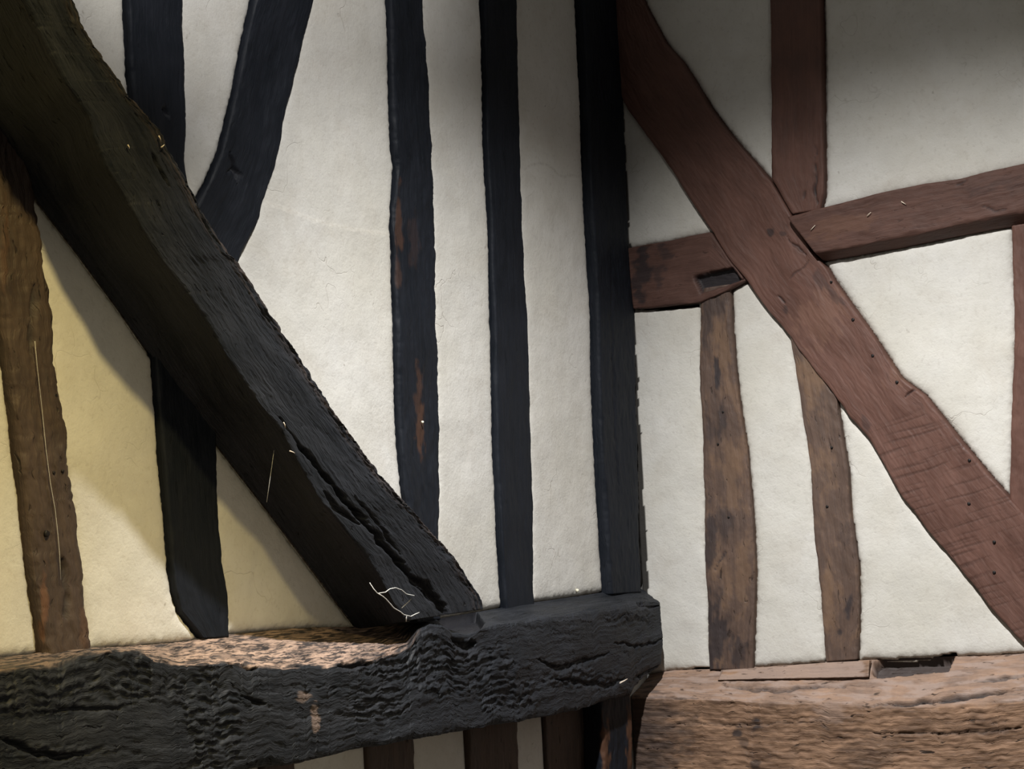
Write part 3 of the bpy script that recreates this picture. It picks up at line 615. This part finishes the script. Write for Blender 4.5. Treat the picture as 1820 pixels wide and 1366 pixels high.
osr = build(SR, 'sill_timber', 'brown weathered sill beam at the lower right with a split sloping top', 'beam', W_SILL, step=0.0034, bevel=0.006, rough=0.0020, edge=0.004, wave=0.004, flake=0.002, damp=0.6, seed=28.0, dist_fn=sr_fn,
      grooves=[dict(line=[(1285, 1216), (1340, 1224), (1400, 1224), (1440, 1221), (1500, 1218)], w=2.6, depth=0.010, dark=.7),
               dict(line=[(1540, 1256), (1600, 1249), (1660, 1243), (1720, 1238), (1780, 1230), (1830, 1226)], w=3.0, depth=0.014, dark=.95),
               dict(line=[(1730, 1210), (1780, 1206), (1830, 1200)], w=2.2, depth=0.008, dark=.7),
               dict(line=[(1550, 1302), (1640, 1304), (1760, 1298), (1830, 1293)], w=1.8, depth=0.005, dark=.6), dict(line=[(1200, 1284), (1350, 1287), (1460, 1282)], w=1.4, depth=0.004, dark=.5),
               dict(line=[(1130, 1236), (1180, 1238), (1240, 1240)], w=1.6, depth=0.006, dark=.6)],
      pits=[dict(poly=[(1552, 1178), (1570, 1168), (1698, 1164), (1692, 1180), (1686, 1192), (1620, 1198), (1560, 1204), (1549, 1196)], depth=0.028, dark=0.9, front=0)],
      marks=[(1, 1150, 1330, 55, 110, 0, .6), (1, 1215, 1300, 24, 40, 0, .5), (1, 1345, 1290, 14, 15, 0, .9), (1, 1311, 1303, 10, 11, 0, .85), (1, 1325, 1318, 12, 9, 0, .5), (0, 1480, 1268, 40, 22, 0, .35), (1, 1545, 1340, 50, 40, 0, .25), (1, 1345, 1360, 10, 20, 0, .7)])
# thin strip of board lying on the sill's sloping top
stp = timber('ST', 'R', [survey('R', [(1282, 1190), (1350, 1186), (1465, 1177), (1549, 1173)], 0.004), survey('R', [(1286, 1190), (1350, 1186), (1465, 1177), (1545, 1173)], 0.016),
                         survey('R', [(1276, 1208), (1350, 1206), (1465, 1204), (1544, 1202)], 0.040), survey('R', [(1276, 1209), (1350, 1208), (1465, 1206), (1544, 1204)], 0.026)])
tag(build(stp, 'wood_strip', mat=W_SILL, step=0.003, bevel=0.002, rough=0.0006, edge=0.001, wave=0.0006, seed=29.0, marks=[(0, 1410, 1192, 220, 40, 0, .7)]), 'thin grey-brown wood strip lying on the top of the brown sill beam', 'strip')

# ------------------------------------------------------------------ small things
def line3(side, pts, d): return [WALL[side][0](x, y, dd if (dd := (p[2] if len(p) > 2 else d)) is not None else d) for p in pts for x, y in [(p[0], p[1])]]
th = tree('tangle of pale cobweb threads hanging at the foot of the big black brace', 'cobweb', 'L', 724, 1100, 0.16, 'cobweb')
def child_tube(parent, name, pts, r, mat, r_end=None):
    o = tube(name, pts, r, mat, None, r_end=r_end); o.parent = parent; o.matrix_parent_inverse = Matrix.Translation(-Vector(parent.location)); return o
child_tube(th, 'thread', line3('L', [(657, 1035, .16), (664, 1046, .165), (671, 1054, .17), (685, 1052, .172), (693, 1046, .175), (703, 1044, .175), (714, 1048, .172), (722, 1055, .168), (736, 1058, .162), (727, 1068, .160), (714, 1080, .158)], .16), 0.0009, M_THREAD)
child_tube(th, 'thread', line3('L', [(672, 1054, .17), (680, 1059, .172), (686, 1064, .17), (694, 1073, .168), (700, 1080, .166), (712, 1087, .162), (718, 1092, .160), (730, 1095, .160), (738, 1091, .158), (745, 1088, .156)], .16), 0.0010, M_THREAD)
child_tube(th, 'thread', line3('L', [(723, 1093, .160), (722, 1098, .160), (722, 1104, .158)], .16), 0.0011, M_THREAD)
tag(tube('hanging_thread', line3('L', [(62, 606), (66, 650), (74, 720), (82, 800), (90, 860), (98, 905), (103, 950), (106, 985), (108, 1030)], 0.020), 0.0005, M_THREAD), 'long fine cobweb thread hanging down the face of the far left post', 'cobweb')
tag(tube('hanging_thread', line3('L', [(487, 800), (480, 850), (474, 892)], 0.13), 0.0004, M_THREAD), 'short fine cobweb thread on the dark flank of the big brace', 'cobweb')
for lab, side, a, b_, r in [
    ('pale splinter on the left rib of the big black brace', 'L', (227, 257, .205), (230, 265, .205), .0012),
    ('upright pale splinter at the frayed upper edge of the big black brace', 'L', (282, 241, .205), (286, 252, .204), .0013),
    ('pale splinter lying just under the upright one on the big brace', 'L', (286, 262, .204), (292, 257, .204), .0014),
    ('pale splinter halfway down the big black brace', 'L', (504, 750, .172), (507, 760, .172), .0011),
    ('pale curved splinter beside the long crack of the big brace', 'L', (515, 801, .170), (524, 805, .169), .0012),
    ('pale splinter on the brown rail, nearest the brace', 'R', (1441, 409, .041), (1449, 400, .041), .0013),
    ('pale splinter on the brown rail, middle one of three', 'R', (1541, 384, .041), (1548, 377, .041), .0014),
    ('pale splinter on the brown rail, furthest right of three', 'R', (1602, 358, .041), (1610, 363, .041), .0014),
    ('pale splinter on the dark face of the lower sill end', 'L', (1102, 1213, .098), (1115, 1206, .098), .0022)]:
    f = WALL[side][0]; p0 = f(*a); p1 = f(*b_); pm_ = (p0+p1)/2+WALL[side][1]*0.001
    tag(tube('splinter', [p0, pm_, p1], r, M_STRAW, r_end=r*0.5, k=5), lab, 'splinter')
def pebble(side, px, py, d, r, label, cat, name):
    c = WALL[side][0](px, py, d); V = []; Fq = []; k = 8; rings = 5
    for i in range(rings):
        th_ = math.pi*(i+0.5)/rings
        for j in range(k):
            a = 2*math.pi*j/k; rr = r*(1+0.2*math.sin(2*a+i)); V.append(c+np.array([rr*math.sin(th_)*math.cos(a), rr*math.sin(th_)*math.sin(a), rr*math.cos(th_)]))
    for i in range(rings-1):
        for j in range(k): Fq.append((i*k+j, (i+1)*k+j, (i+1)*k+(j+1) % k, i*k+(j+1) % k))
    tag(link_mesh(name, np.array(V), Fq, M_GRIT, extra=([*range(k)], [*range((rings-1)*k, rings*k)][::-1])), label, cat)
pebble('L', 1026, 1049, 0.002, 0.004, 'pale crumb of lime on the plaster just above the black sill near the corner', 'crumb', 'lime_crumb')
pebble('L', 751, 750, 0.011, 0.003, 'pale chip stuck on the bare reddish streak of the dark post', 'chip', 'wood_chip')

GROUPS = {'timber_post': None, 'lower_post': 'short posts below the sill', 'splinter': 'pale splinters caught on the timbers'}
for o in C.objects:
    if o.parent is None and o.get('label'):
        k = o.name.split('.')[0]
        if k == 'timber_post':
            x, y = np.array(o.data.vertices[0].co)[:2]
            o['group'] = 'upright posts of the left wall' if y < -0.06 or x < 0.005 and y < -0.03 else 'upright posts of the right wall'
        elif GROUPS.get(k): o['group'] = GROUPS[k]
